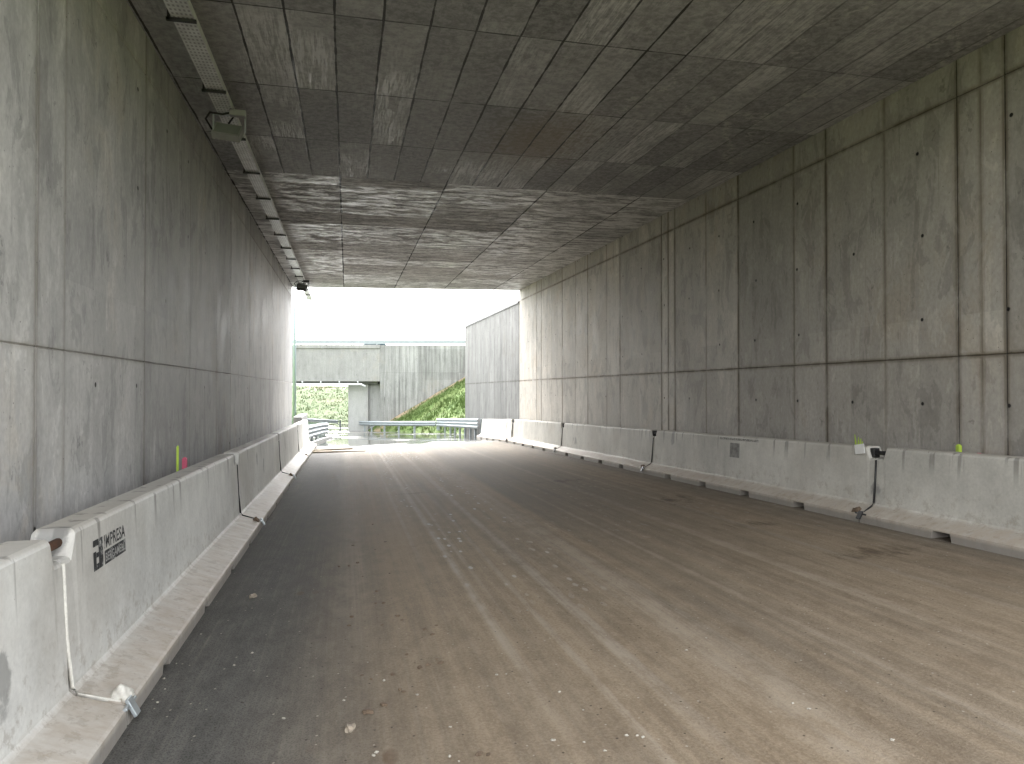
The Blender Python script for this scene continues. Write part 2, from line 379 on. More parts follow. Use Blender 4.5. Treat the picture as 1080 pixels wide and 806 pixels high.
M['pole'] = simple('pale_galvanised_pole', (.36, .44, .46), .6, 0, .08, 3)
M['cap'] = simple('dark_coping_strip', (.14, .14, .145), .6, .2, .2, 4)
M['orange'] = simple('orange_netting', (.65, .24, .07), .7, 0, .2, 6)

# ------------------------------------------------------------------ mesh helpers
class MB:
    def __init__(self): self.v = []; self.f = []
    def poly(self, pts):
        i = len(self.v); self.v += [tuple(p) for p in pts]; self.f.append(tuple(range(i, i + len(pts))))
    def box(self, lo, hi, mat=None):
        i = len(self.v)
        P = [Vector((x, y, z)) for x in (lo[0], hi[0]) for y in (lo[1], hi[1]) for z in (lo[2], hi[2])]
        if mat is not None: P = [mat @ p for p in P]
        self.v += [tuple(p) for p in P]
        for q in ((0, 1, 3, 2), (4, 6, 7, 5), (0, 4, 5, 1), (2, 3, 7, 6), (0, 2, 6, 4), (1, 5, 7, 3)):
            self.f.append(tuple(i + k for k in q))
        return self
    def loft(self, rings, closed=True, caps=True):
        i = len(self.v); n = len(rings[0])
        for r in rings: self.v += [tuple(p) for p in r]
        for k in range(len(rings) - 1):
            for j in range(n if closed else n - 1):
                a = i + k * n + j; b = i + k * n + (j + 1) % n
                self.f.append((a, b, b + n, a + n))
        if caps and closed:
            self.f.append(tuple(i + j for j in reversed(range(n))))
            self.f.append(tuple(i + (len(rings) - 1) * n + j for j in range(n)))
        return self
    def tube(self, pts, r, n=8):
        pts = [Vector(p) for p in pts]; rings = []
        rr = r if isinstance(r, (list, tuple)) else [r] * len(pts)
        for k, p in enumerate(pts):
            d = (pts[min(k + 1, len(pts) - 1)] - pts[max(k - 1, 0)]).normalized()
            up = Vector((0, 0, 1)) if abs(d.z) < .9 else Vector((1, 0, 0))
            s = d.cross(up).normalized(); u = s.cross(d)
            rings.append([p + (s * math.cos(2 * math.pi * j / n) + u * math.sin(2 * math.pi * j / n)) * rr[k] for j in range(n)])
        return self.loft(rings)
    def lump(self, c, r, sub=2, amp=.25, seed=0, sc=(1, 1, 1)):
        bm = bmesh.new(); bmesh.ops.create_icosphere(bm, subdivisions=sub, radius=1)
        i = len(self.v); c = Vector(c)
        for v in bm.verts:
            q = v.co * (1 + amp * mnoise.noise(v.co * 1.6 + Vector((seed * 3.1, seed * 1.7, seed))) * 1.6)
            self.v.append(tuple(c + Vector((q.x * r * sc[0], q.y * r * sc[1], q.z * r * sc[2]))))
        bm.verts.index_update()
        for f in bm.faces: self.f.append(tuple(i + v.index for v in f.verts))
        bm.free(); return self
    def mesh(self, name, mat, smooth=False):
        me = bpy.data.meshes.new(name); me.from_pydata(self.v, [], self.f); me.update()
        bm = bmesh.new(); bm.from_mesh(me); bmesh.ops.recalc_face_normals(bm, faces=bm.faces); bm.to_mesh(me); bm.free()
        if mat: me.materials.append(mat)
        if smooth: me.polygons.foreach_set('use_smooth', [True] * len(me.polygons))
        return me
    def build(self, name, mat, parent=None, smooth=False, label=None):
        o = bpy.data.objects.new(name, self.mesh(name, mat, smooth)); COL.objects.link(o)
        if parent: o.parent = parent
        if label: o['label'] = label
        return o

def bevel(o, w=.006, seg=2):
    m = o.modifiers.new('edge', 'BEVEL'); m.width = w; m.segments = seg; m.limit_method = 'ANGLE'; m.angle_limit = R(35)
    return o
def tag(o, label, cat, group=None):
    o['label'] = label; o['category'] = cat
    if group: o['group'] = group
    return o
def thing(name, label, cat, loc=(0, 0, 0), rot=(0, 0, 0), group=None):
    o = bpy.data.objects.new(name, None); COL.objects.link(o); o.location = loc; o.rotation_euler = rot
    o.empty_display_size = .2
    return tag(o, label, cat, group)
def structure(o): o['kind'] = 'structure'; return o

# ------------------------------------------------------------------ levels
def lerp(a, b, t): return a + (b - a) * t
def z_left(y): return EYE - 1.735 - .0155 * y
def z_right(y): return EYE - 1.44 - .0217 * y
def road_z(x, y):
    yy = min(y, 28.0)
    t = (x + 1.2) / 7.3
    z = lerp(z_left(yy), z_right(yy), max(-.6, min(1.6, t)))
    if y > 28:
        k = min(y, 62) - 28
        z = lerp(z, EYE - 2.07, min(1, k / 6)) - .038 * k
    return z
def ceil_z(y): return EYE + 3.71 + .0125 * y
XL, XR = -2.11, 6.8                      # inner wall faces
YL, YR, YB, YBR = 29.2, 28.0, 1.2, 2.9           # portal ends, unseen near end cut short and skewed to let light in

# ------------------------------------------------------------------ ground, road
def axis(parts):
    out = []
    for a, b, s in parts:
        n = max(1, round((b - a) / s)); out += [a + (b - a) * i / n for i in range(n)]
    return out + [parts[-1][1]]
def sm(t): t = max(0, min(1, t)); return t * t * (3 - 2 * t)
BRX, BRY, BRK = 2.2, 57.5, -.20          # bridge front face: y = BRY + BRK*(x-BRX)
def bridge_y(x): return BRY + BRK * (x - BRX)
def toe_d(x, y):
    return ((x - 1.75) * 18 + (y - 58) * 6) / 18.97
def ground_z(x, y):
    b = road_z(x, y) - .07
    if y < YB - 1: return b
    z = b
    if y < 41.8 and x > 7.45: return EYE + 3.3
    if y < 30 and x < -2.9: return EYE + 3.3
    if y >= 30 and y < 60 and x < -2.0:
        s = min(1, max(0, (46 - y) / 5))
        z = b + .07 + s * min(3.5, .32 * (-2.0 - x)) + .03 * s
    if y >= 41.8 and x > 1:
        d = toe_d(x, y)
        if d > 0: z = max(z, b + .07 + min(7.0, .66 * d - .25 * sm(1 - d)))
    if y > 74:
        w = sm((y - 74) / 30)
        z = b + w * (3.9 + .55 * mnoise.noise(Vector((x * .06, y * .04, 0))))
        if y > 110: z += min(2.0, (y - 110) * .01)
    if x > 16 and y > 30: z = max(z, EYE + 2.5)
    return z
gx = axis([(-900, -200, 100), (-200, -40, 20), (-40, -14, 2), (-14, 16, .5), (16, 40, 2), (40, 200, 20), (200, 900, 100)])
gy = axis([(-700, -100, 100), (-100, -16, 7), (-16, 28, 2), (28, 80, .5), (80, 130, 1.5), (130, 300, 20), (300, 1500, 150)])
mb = MB(); bare = []
for yv in gy:
    for xv in gx:
        x, y = xv, yv
        z = ground_z(x, y)
        bb = 0.0
        if 28 < y < 74 and 1 < x < 16:
            d = bridge_y(x) - y
            if 0 < d < 1.6: bb = 1 - sm((d - .35) / .9)
        if 98 < y < 106 and -7 < x < 1: bb = max(bb, .8 * sm(1 - abs(y - 102) / 3.5) * sm(1 - abs(x + 3) / 3.5))
        if 28 < y < 130 and abs(x) < 60: z += .10 * mnoise.noise(Vector((x * .8, y * .8, 3))) * (1 if toe_d(x, y) > .3 or y > 78 else 0)
        mb.v.append((x, y, z)); bare.append(bb)
nx = len(gx)
for j in range(len(gy) - 1):
    for i in range(nx - 1):
        a = j * nx + i; mb.f.append((a, a + 1, a + 1 + nx, a + nx))
ground = structure(mb.build('ground', M['grass'], smooth=False))
at = ground.data.attributes.new('bare', 'FLOAT', 'POINT'); at.data.foreach_set('value', bare)

mb = MB()
def strip(x0, x1, y0, y1, nx, ny):
    i = len(mb.v)
    for j in range(ny + 1):
        for k in range(nx + 1):
            x = lerp(x0, x1, k / nx); y = lerp(y0, y1, j / ny); mb.v.append((x, y, road_z(x, y)))
    for j in range(ny):
        for k in range(nx):
            a = i + j * (nx + 1) + k; mb.f.append((a, a + 1, a + nx + 2, a + nx + 1))
strip(XL - .02, XR + .02, -60, 28.6, 10, 60)
strip(XL - 16, XR - .02, 28.6, 40, 24, 20)
strip(-30, 6.75, 40, 74, 36, 40)
road = structure(mb.build('road', M['road']))

# grass tufts on the two banks
mb = MB()
def blade(x, y, z, h, w, a, lean):
    dx, dy = math.cos(a), math.sin(a)
    mb.poly([(x - dx * w, y - dy * w, z - .05), (x + dx * w, y + dy * w, z - .05), (x - dy * lean, y + dx * lean, z + h)])
n = 0
while n < 9000:
    if rnd.random() < .4:
        x = rnd.uniform(2.2, 12); y = rnd.uniform(43, 58)
        if toe_d(x, y) < .15 or y > bridge_y(x) - rnd.uniform(.5, .9): continue
    elif rnd.random() < .75: n += .3; continue
    else:
        x = rnd.uniform(-9, 1.5); y = 76 + rnd.random() ** 1.3 * 30
    cl = mnoise.noise(Vector((x * .7, y * .7, 8)))
    if cl < rnd.uniform(-.9, .2): n += .02; continue
    z = ground_z(x, y)
    for k in range(3):
        blade(x + rnd.gauss(0, .08), y + rnd.gauss(0, .08), z, rnd.uniform(.07, .20) * (1 + .8 * max(0, cl)), rnd.uniform(.02, .045), rnd.uniform(0, 6.28), rnd.gauss(0, .12))
    n += 1
tufts = mb.build('grass', M['grass']); tufts['kind'] = 'stuff'
tag(tufts, 'bright green rough grass covering the banks beyond the underpass', 'grass')

# ------------------------------------------------------------------ concrete underpass
def grooved_wall(x, inward, y0, y1, vjoints, zlow, htop, hz_joints, panel_tone=None):
    """front face of a wall in the plane x, grooves at vjoints (y, half width, depth) and level lines hz_joints."""
    def cuts(lo, hi, js, extra):
        s = {round(lo, 4): 0.0, round(hi, 4): 0.0}
        for (c, hw, dep) in js:
            k = 1.0 if dep >= .01 else .66
            for o_, v in ((-.15, .0), (-.045, .26), (-hw, .70), (0, 1.0), (hw, .70), (.045, .26), (.15, .0)):
                p = round(c + o_, 4); v *= k
                if lo < p < hi: s[p] = max(s.get(p, 0), v)
        for e in extra:
            if lo < e < hi and all(abs(e - k) > .2 for k in s): s[round(e, 4)] = 0.0
        return sorted(s.items())
    ys = cuts(y0, y1, vjoints, [y0 + i for i in range(1, int(y1 - y0))])
    dep = {round(c, 4): (hw, d) for (c, hw, d) in vjoints}
    lo = 0.0
    ZS = []   # (function, joint value, depth)
    ZS.append((lambda y: zlow(y), 0, 0))
    for fn in hz_joints:
        for o_, v in ((-.12, 0), (-.045, .25), (-.012, .6), (0, 1.0), (.012, .6), (.045, .25), (.12, 0)):
            ZS.append((lambda y, fn=fn, o_=o_: fn(y) + o_, v * (.86 if inward < 0 else .60), .010 if v == 1.0 else 0))
    ZS.append((lambda y: htop(y), .25, 0))
    verts, joint, faces = [], [], []
    for (yv, jv) in ys:
        d1 = dep.get(yv, (0, 0))[1]
        for (fz, hj, d2) in ZS:
            verts.append((x - inward * max(d1, d2), yv, fz(yv))); joint.append(max(jv, hj))
    m = len(ZS)
    tone = []; pr = random.Random(int(abs(x) * 100))
    cells = {}
    jy = sorted(c for (c, _, _) in vjoints)
    for i in range(len(ys) - 1):
        yc = .5 * (ys[i][0] + ys[i + 1][0]); pi = sum(1 for c in jy if c < yc)
        for k in range(m - 1):
            a = i * m + k; faces.append((a, a + m, a + m + 1, a + 1))
            pk = (pi, sum(1 for q in range(len(hz_joints)) if k >= 4 + 7 * q))
            if pk not in cells: cells[pk] = pr.uniform(.90, 1.08) * (panel_tone(yc) if panel_tone else 1)
            tone.append(cells[pk])
    return verts, faces, joint, tone
def wall_object(name, mat, parent, front, backbox, outline=None):
    verts, faces, joint, tone = front
    mb = MB(); mb.v = list(verts); mb.f = list(faces)
    n0, f0 = len(verts), len(faces)
    backbox(mb)
    me = bpy.data.meshes.new(name); me.from_pydata(mb.v, [], mb.f); me.update(); me.materials.append(mat)
    a = me.attributes.new('joint', 'FLOAT', 'POINT'); a.data.foreach_set('value', list(joint) + [0.0] * (len(mb.v) - n0))
    a = me.attributes.new('tone', 'FLOAT', 'FACE'); a.data.foreach_set('value', list(tone) + [1.0] * (len(mb.f) - f0))
    o = bpy.data.objects.new(name, me); COL.objects.link(o)
    if parent: o.parent = parent
    return o
def jy_r(u): return (770 * XR / (u - 366) - 1.54) / .974
def jy_l(u): return (770 * 2.11 / (366 - u) + .477) / .974
under = thing('concrete_underpass', 'stained grey concrete road underpass with plank marked ceiling, seen from inside', 'underpass', (0, 0, 0))

J = [(jy_r(u), .010, .012) for u in (1062, 1011, 872, 779, 712, 705, 698, 654, 620, 593, 571, 566)]
J += [(jy_r(u), .005, .004) for u in (1036, 934, 838, 745, 640, 607, 582)]
J += [(jy_r(1062) - k, .010, .012) for k in (1.2, 2.5, 5.0, 5.6, 8.1, 10.6, 13.1, 15.6, 18.1)]
J = [j for j in J if YBR + .2 < j[0] < YR - .2]
fr = grooved_wall(XR, -1, YBR, YR, J, lambda y: road_z(XR, y) - .15, lambda y: ceil_z(y) - .002, [lambda y: EYE + .39, lambda y: ceil_z(y) - .43], lambda y: .76 if y < jy_r(1062) else .93 if y < jy_r(1011) else .86 if y < jy_r(779) else 1.0 if y < jy_r(712) else 1.24 if y < jy_r(698) else 1.16)  # besides paler strips, tones rise towards the exit, painting in the light gradient
def bb(mb):
    mb.loft([[(XR + .03, y, road_z(XR, y) - .3), (XR + .55, y, road_z(XR, y) - .3), (XR + .55, y, ceil_z(y)), (XR + .03, y, ceil_z(y))] for y in (YBR, YR)])
    mb.poly([(XR, YR, road_z(XR, YR) - .15), (XR + .03, YR, road_z(XR, YR) - .15), (XR + .03, YR, ceil_z(YR)), (XR, YR, ceil_z(YR))])
wall_object('wall', M['wall_r'], under, fr, bb)

J = [(jy_l(u), .010, .012) for u in (37, 152, 243, 263, 287, 300)] + [(jy_l(u), .004, .003) for u in (67, 200, 228, 275, 294, 304)]
J += [(y, .010, .012) for y in (3.2, .7, -1.8, -4.3, -6.8, -9.3, -11.8)]
J = [j for j in J if YB + .2 < j[0] < YL - .2]
fr = grooved_wall(XL, 1, YB, YL, J, lambda y: road_z(XL, y) - .15, lambda y: ceil_z(y) - .002, [lambda y: EYE + .305, lambda y: ceil_z(y) - .43], lambda y: 1.12 if y < 6.0 else 1.04 if y < 8.2 else .82 if y < 14.0 else .86)
def bb(mb):
    mb.loft([[(XL - .55, y, road_z(XL, y) - .3), (XL - .03, y, road_z(XL, y) - .3), (XL - .03, y, ceil_z(y)), (XL - .55, y, ceil_z(y))] for y in (YB, YL)])
    mb.poly([(XL, YL, road_z(XL, YL) - .15), (XL - .03, YL, road_z(XL, YL) - .15), (XL - .03, YL, ceil_z(YL)), (XL, YL, ceil_z(YL))])
wall_object('wall', M['wall_l'], under, fr, bb)

mb = MB()
ends = lambda x: lerp(YL, YR, (x - XL) / (XR - XL))
nxs = [XL - .55, XL, 0, 2, 4, XR, XR + .55]
rings = []
for k in range(23):
    ring = []
    for x in nxs:
        y = lerp(lerp(YB, YBR, (x - XL) / (XR - XL)), ends(x), k / 22); ring.append((x, y, ceil_z(y)))
    for x in reversed(nxs):
        y = lerp(lerp(YB, YBR, (x - XL) / (XR - XL)), ends(x), k / 22); ring.append((x, y, ceil_z(y) + 1.0))
    rings.append(ring)
mb.loft(rings)
mb.build('roof_slab', M['ceiling'], under)

# retaining wall that carries on outside, right
ret = thing('retaining_wall', 'pale streaked concrete retaining wall just outside the exit, with a dark coping', 'wall', (XR, 35, 0))
RY1 = 41.5
J = [(28.0 + d, .010, .012) for d in (2.4, 4.9, 7.3, 9.9, 12.2)] + [(28.0 + d, .005, .004) for d in (1.2, 3.6, 6.1, 8.6, 11.0)]
fr = grooved_wall(XR - .01, -1, YR + .02, RY1, J, lambda y: road_z(XR, y) - .3, lambda y: EYE + lerp(3.55, 3.72, (y - 28) / 13.5), [lambda y: EYE + .39])
def bb(mb):
    mb.loft([[(XR + .02, y, road_z(XR, y) - .5), (XR + .5, y, road_z(XR, y) - .5), (XR + .5, y, EYE + 3.6), (XR + .02, y, EYE + 3.6)] for y in (YR + .02, RY1)])
    mb.box((XR + .5, RY1 - .4, road_z(XR, RY1) - .5), (XR + 9, RY1, EYE + 3.6))
    mb.poly([(XR - .01, RY1, road_z(XR, RY1) - .5), (XR + .02, RY1, road_z(XR, RY1) - .5), (XR + .02, RY1, EYE + 3.6), (XR - .01, RY1, EYE + 3.7)])
w = wall_object('wall', M['wall_out'], ret, fr, bb); w.matrix_parent_inverse = Matrix.Translation((-XR, -35, 0))
mb = MB(); mb.loft([[(XR - .05, y, h), (XR + .52, y, h), (XR + .52, y, h + .10), (XR - .05, y, h + .10)] for y, h in ((YR + .03, EYE + 3.552), (RY1 + .03, EYE + 3.722))])
c = mb.build('coping', M['cap'], ret); c.matrix_parent_inverse = Matrix.Translation((-XR, -35, 0))

# ------------------------------------------------------------------ overbridge across the view
brot = math.atan(BRK)
br = thing('overbridge', 'pale grey concrete bridge crossing over the road beyond the exit, streaked wing wall', 'bridge', (BRX, BRY, 0), (0, 0, brot))
# local frame: x along the bridge (right), y away from the camera; the abutment corner is at local x = 0
ZT, ZS_ = EYE + 3.62, EYE + .60
def plain_attrs(o, joint=0.0, tone=1.0):
    me = o.data
    a = me.attributes.new('joint', 'FLOAT', 'POINT'); a.data.foreach_set('value', [joint] * len(me.vertices))
    a = me.attributes.new('tone', 'FLOAT', 'FACE'); a.data.foreach_set('value', [tone] * len(me.polygons))
    return o
mb = MB(); mb.box((-40, 0, ZS_ + .12), (.35, .5, ZT)).box((-40, .5, ZS_ + .3), (.35, 9.5, ZT - .9)).box((-40, 9.5, ZS_ + .12), (.35, 10, ZT))
mb.box((-40, -.10, ZT - .28), (.35, 0, ZT + .02))
plain_attrs(bevel(mb.build('deck', M['bridge'], br), .03), 0, 1.0)
mb = MB(); mb.box((-40, .55, ZS_ - .05), (.1, 9.4, ZS_ + .29))
plain_attrs(mb.build('soffit_beam', M['bridge'], br), 0, .8)
# wing wall / abutment with panel joints
cols = [.36, 1.9, 3.4, 5.1, 6.6, 8.2, 10, 12, 30]
mb = MB(); tones = []; pr = random.Random(4)
for a, b in zip(cols[:-1], cols[1:]):
    for (z0, z1) in ((-5, EYE + 1.42), (EYE + 1.432, ZT - .002)):
        mb.box((a + .012, pr.uniform(0, .012), z0), (b, .6, z1)); tones += [pr.uniform(.86, 1.06)] * 6
mb.box((.36, .03, -5), (30, .58, ZT - .03)); tones += [.5] * 6
mb.box((.36, .58, -5), (1.0, 9.4, ZT - .9)); tones += [1] * 6
M['wing'] = wall_material('streaked_wing_wall_concrete', (.40, .40, .39), (.165, .165, .16), (.28, .255, .22), 1.6, (500, .3), .15, 1.0, 1.1, .5)
w = mb.build('wing_wall', M['wing'], br); me = w.data
a = me.attributes.new('joint', 'FLOAT', 'POINT'); a.data.foreach_set('value', [0.0] * len(me.vertices))
a = me.attributes.new('tone', 'FLOAT', 'FACE'); a.data.foreach_set('value', tones)
# pier
mb = MB(); mb.box((-2.35, .95, -5), (-.72, 8.6, ZS_ - .06))
plain_attrs(bevel(mb.build('pier', M['pier'], br), .08, 3), 0, .95)
mb = MB(); mb.box((-.71, 1.3, -5), (.33, 8.4, ZS_ - .06))
plain_attrs(mb.build('abutment_wall', M['pier'], br), 0, .95)
# pipe under the deck, railing on top
mb = MB(); mb.tube([(-14, -.25, ZS_ - .10), (-1.1, -.25, ZS_ - .10), (-.75, -.22, ZS_ - .28)], .085, 10)
for k in range(9): mb.box((-13 + k * 1.45, -.27, ZS_ - .02), (-12.94 + k * 1.45, .03, ZS_ + .14))
mb.build('drain_pipe', M['pipe'], br, True)
mb = MB()
for zz, hh in ((.30, .30),): mb.box((-40, .14, ZT + zz - .2), (30, .19, ZT + zz + hh - .2))
mb.build('rail_beam', M['rail'], br)
for k in range(24):
    MB().box((-16 + k * 2.0, .19, ZT - .03), (-15.9 + k * 2.0, .27, ZT + .40)).build('rail_post', M['rail'], br)

# small car passing over the bridge
cx, cyy = 1.2, 4.6
car = thing('car', 'dark blue green car passing over the bridge, only its roof showing above the rail', 'car', (2.3, 63.5, ZT - .74), (0, 0, brot))
prof = [(-1.75, .35), (-1.78, .72), (-1.05, .86), (-.62, 1.34), (.75, 1.38), (1.35, .92), (1.80, .80), (1.80, .35)]
mb = MB(); mb.loft([[(px * (1 if abs(s) < .7 else .98), s * (1 if pz < .95 else .86), pz) for px, pz in prof] for s in (-.8, -.6, .6, .8)])
bevel(mb.build('body', M['car'], car), .05, 3)
for s in (-1, 1):
    mb = MB(); mb.loft([[(px, s * yy, pz) for px, pz in ((-.95, .92), (-.60, 1.26), (.66, 1.29), (1.12, .95))] for yy in (.70, .725)])
    mb.build('window', M['glass'], car)
for wx in (-1.15, 1.15):
    for s in (-1, 1):
        mb = MB(); mb.tube([(wx, s * .62, .31), (wx, s * .82, .31)], .31, 18); mb.build('wheel', M['black'], car)

# ------------------------------------------------------------------ barriers
def barrier_mesh(L, H, notch=True, sch=.095, scw=.25, tip=0.0):
    st = [(0, False, 1), (.02, False, 1), (.10, False, 1), (.16, False, 0)]
    k = 0; s = 1.05
    while s + .28 < L - .4:
        st += [(s, False, 0), (s + .02, True, 0), (s + scw, True, 0), (s + scw + .02, False, 0)]
        s += 1.37
    st += [(L - .16, False, 0), (L - .10, False, 1), (L - .02, False, 1), (L, False, 1)]
    rings = []; hs_ = []
    for i, (y, sc, nt) in enumerate(st):
        d = .14 if (nt and notch) else 0
        e = .008 if y in (0, L) else 0
        p = [(.50, 0), (.31, 0), (.30, sch) if sc else (.15, 0), (tip, sch) if sc else (tip, 0), (tip + e, .108), (tip + .014, .120), (.20, .20), (.222, .225),
             (.262, H - .03 - d), (.272, H - .01 - d), (.29, H - d), (.455, H - d), (.478, H - .025 - d)]
        rings.append([(px, y, pz) for px, pz in p]); hs_ += [pz for px, pz in p]
    mb = MB(); mb.loft(rings)
    me = mb.mesh('barrier', M['barrier'])
    a = me.attributes.new('height', 'FLOAT', 'POINT'); a.data.foreach_set('value', [h if h < H - .25 else h + (.96 - H) for h in hs_])
    return me
def joint_parts(root, H, line_mat, line_r, y0=0.0, clamp_mat='galv', big=False, tip=0.0):
    """fittings at the near end of a barrier (local y = y0)."""
    yj = y0 - .012
    mb = MB(); mb.tube([(.262, yj, H - .16), (.240, yj, .5), (.212, yj, .24), (.18, yj - .004, .195), (.045 + tip, yj - .03, .125)], line_r, 8)
    mb.build('joint_line', M[line_mat], root, True)  # foam bead at one joint; elsewhere a dark tube painting the gap's shade
    mb = MB(); mb.tube([(.34, yj - .15, H - .075), (.34, yj + .15, H - .075)], .026, 10)
    mb.build('tie_bar', M['rust'] if big else M['dark_steel'], root, True)
    mb = MB(); mb.box((.30, yj + .085, H - .135), (.39, yj + .15, H - .02))
    bevel(mb.build('anchor_block', M['foam'] if big else M['dark_steel'], root), .008)
    mt = Matrix.Translation((.03 + tip, yj - .03, .10)) @ Matrix.Rotation(R(28), 4, 'Y')
    mb = MB(); mb.box((-.045, -.09, -.012), (.05, .09, .006), mt); mb.box((-.05, -.035, -.075), (-.03, .035, .03), mt)
    bevel(mb.build('foot_clamp', M[clamp_mat], root), .004)
    mb = MB()
    mb.lump((.05 + tip, yj + (-.10 if big else .09), .13), .062 if big else .05, 3, .5, 3 + int(y0 * 7), (.9, 1.15, .9))
    mb.build('foam_lump', M['foam'] if big else M['clod'], root, True)

TIPL, TIPR = -1.20, 6.08
LL, LR = 6.1, 6.53
HL, HR = 1.05, .915
meL, meR = barrier_mesh(LL - .024, HL, True, .06, .17, -.06), barrier_mesh(LR - .024, HR)
left_labels = ['grey concrete barrier nearest the viewer on the left, cut off by the photo edge',
               'grey concrete barrier with a black stencilled logo, on the left',
               'grey concrete barrier next beyond the logo barrier, with dark runs at its near joint',
               'grey concrete barrier on the left, second beyond the logo barrier',
               'farthest full concrete barrier on the left, ending beside the guardrail']
left_b = []
for k in range(5):
    y0 = 4.2 + (k - 1) * LL
    sl = math.atan(.0155)
    ox = 0
    r = thing('concrete_barrier', left_labels[k], 'barrier', (TIPL + ox, y0 + LL - .012, z_left(y0 + LL - .012) - .006), (sl, 0, math.pi), 'concrete barriers along the road')
    b = bpy.data.objects.new('body', meL); COL.objects.link(b); b.parent = r
    left_b.append(r)
    if k >= 1:
        # near end is local y = LL; mirror fittings there
        joint_parts(r, HL, 'foam' if k == 1 else 'dark_steel', .011 if k == 1 else .012, LL, 'galv', k == 1, -.06)
right_labels = ['grey concrete barrier nearest the viewer on the right, cut off by the photo edge',
                'grey concrete barrier on the right with a dark square stain, beyond the lime strips',
                'grey concrete barrier second beyond the one with the dark square stain',
                'grey concrete barrier on the right just before the roof ends',
                'grey concrete barrier on the right outside the roof, below the retaining wall']
for k in range(5):
    y0 = 7.5 + (k - 1) * LR
    dx = 0 if k < 4 else -.03
    sl = math.atan(.0217)
    zb = lambda y: road_z(TIPR, y)
    if k == 4: sl = -math.atan2(zb(y0 + LR) - zb(y0), LR)
    r = thing('concrete_barrier', right_labels[k], 'barrier', (TIPR + dx, y0 + .012, zb(y0) - .006), (-sl, 0, 0), 'concrete barriers along the road')
    b = bpy.data.objects.new('body', meR); COL.objects.link(b); b.parent = r
    joint_parts(r, HR, 'dark_steel', .013, 0.0, 'dark_steel')
    if k == 1:   # square grey patch and smeared line of old stencil
        mb = MB(); yq = 3.1
        fx = lambda z: .222 + (z - .215) * .04 / (HR - .245) - .0015
        for (ya, yb2, za, zb2) in ((yq, yq + .30, .56, .80),):
            mb.loft([[(fx(za), ya, za), (fx(za), yb2, za), (fx(za) + .004, yb2, za), (fx(za) + .004, ya, za)], [(fx(zb2), ya, zb2), (fx(zb2), yb2, zb2), (fx(zb2) + .004, yb2, zb2), (fx(zb2) + .004, ya, zb2)]])
        stain = simple('faded_grey_patch', (.22, .215, .205), .8, 0, .4, 12)
        mb.build('square_stain', stain, r)
        t = NT('rubbed_out_paint_smear'); sn = t.noise(s=(1, 2, 3), scale=14, detail=5, rough=.7)
        smear = t.done(t.mix(t.ramp(sn, .42, .58), (.42, .41, .375), (.20, .195, .185)), .8, 0, .2)
        mb = MB(); za, zb2 = .845, .882
        mb.loft([[(fx(za), 2.55, za), (fx(za), 3.75, za), (fx(za) + .004, 3.75, za), (fx(za) + .004, 2.55, za)], [(fx(zb2), 2.55, zb2), (fx(zb2), 3.75, zb2), (fx(zb2) + .004, 3.75, zb2), (fx(zb2) + .004, 2.55, zb2)]])
        mb.build('paint_smear', smear, r)

# black stencilled logo on the second left barrier (local +y points back to the viewer)
lb = left_b[1]
def face_x(z): return .222 + (z - .215) * .04 / (HL - .245)
def on_face(obj, dist_from_near, z, off):
    """local frame of the barrier face: text x runs away from the viewer, text y up the face."""
    lean = (.04 / (HL - .245))
    ex = Vector((0, -1, 0)); ey = Vector((lean, 0, 1)).normalized(); ez = ex.cross(ey)
    m = Matrix((ex, ey, ez)).transposed().to_4x4()
    m.translation = Vector((face_x(z), LL - .024 - dist_from_near, z)) + ez * off
    return m
def text_mesh(body, sx, sy, extrude=.0008):
    cu = bpy.data.curves.new('t', 'FONT'); cu.body = body; cu.size = 1.0; cu.extrude = 0; cu.resolution_u = 3; cu.offset = .018
    o = bpy.data.objects.new('t', cu); COL.objects.link(o)
    dg = bpy.context.evaluated_depsgraph_get(); me = bpy.data.meshes.new_from_object(o.evaluated_get(dg))
    bpy.data.objects.remove(o); bpy.data.curves.remove(cu)
    xs = [v.co.x for v in me.vertices]; ys = [v.co.y for v in me.vertices]
    x0, x1, y0, y1 = min(xs), max(xs), min(ys), max(ys)
    pts = [((v.co.x - x0) / (x1 - x0) * sx, (v.co.y - y0) / (y1 - y0) * sy) for v in me.vertices]
    fs = [tuple(p.vertices) for p in me.polygons]
    bpy.data.meshes.remove(me)
    return pts, fs
mb = MB(); m0 = on_face(lb, .42, .745, .002)
def put_text(mb, body, x, y, w, h, m, zoff=0.0):
    pts, fs = text_mesh(body, w, h); i = len(mb.v)
    mb.v += [tuple(m @ Vector((x + px, y + py, zoff))) for px, py in pts]; mb.f += [tuple(i + k for k in f) for f in fs]
def rect(mb, x0, y0, x1, y1, m, zoff=0.0):
    mb.poly([m @ Vector((x0, y0, zoff)), m @ Vector((x1, y0, zoff)), m @ Vector((x1, y1, zoff)), m @ Vector((x0, y1, zoff))])
W_, H_ = .17, .18
for (a0, b0, a1, b1) in ((0, .79, .54, 1), (.55, 0, 1, 1), (0, 0, .29, .62), (.30, .40, .54, .56), (.30, 0, .54, .20)):
    rect(mb, a0 * W_, b0 * H_, a1 * W_, b1 * H_, m0)
put_text(mb, 'IMPRESA', .195, .096, .42, .084, m0)
rect(mb, .195, .0, .615, .084, m0)
logo = mb.build('stencil_logo', M['paint_black'], lb, label='black stencilled logo reading IMPRESA BERGAMELLI')
mb = MB(); put_text(mb, 'BERGAMELLI', .207, .015, .396, .054, m0, .0015)
mb.build('lettering', M['paint_pale'], logo)

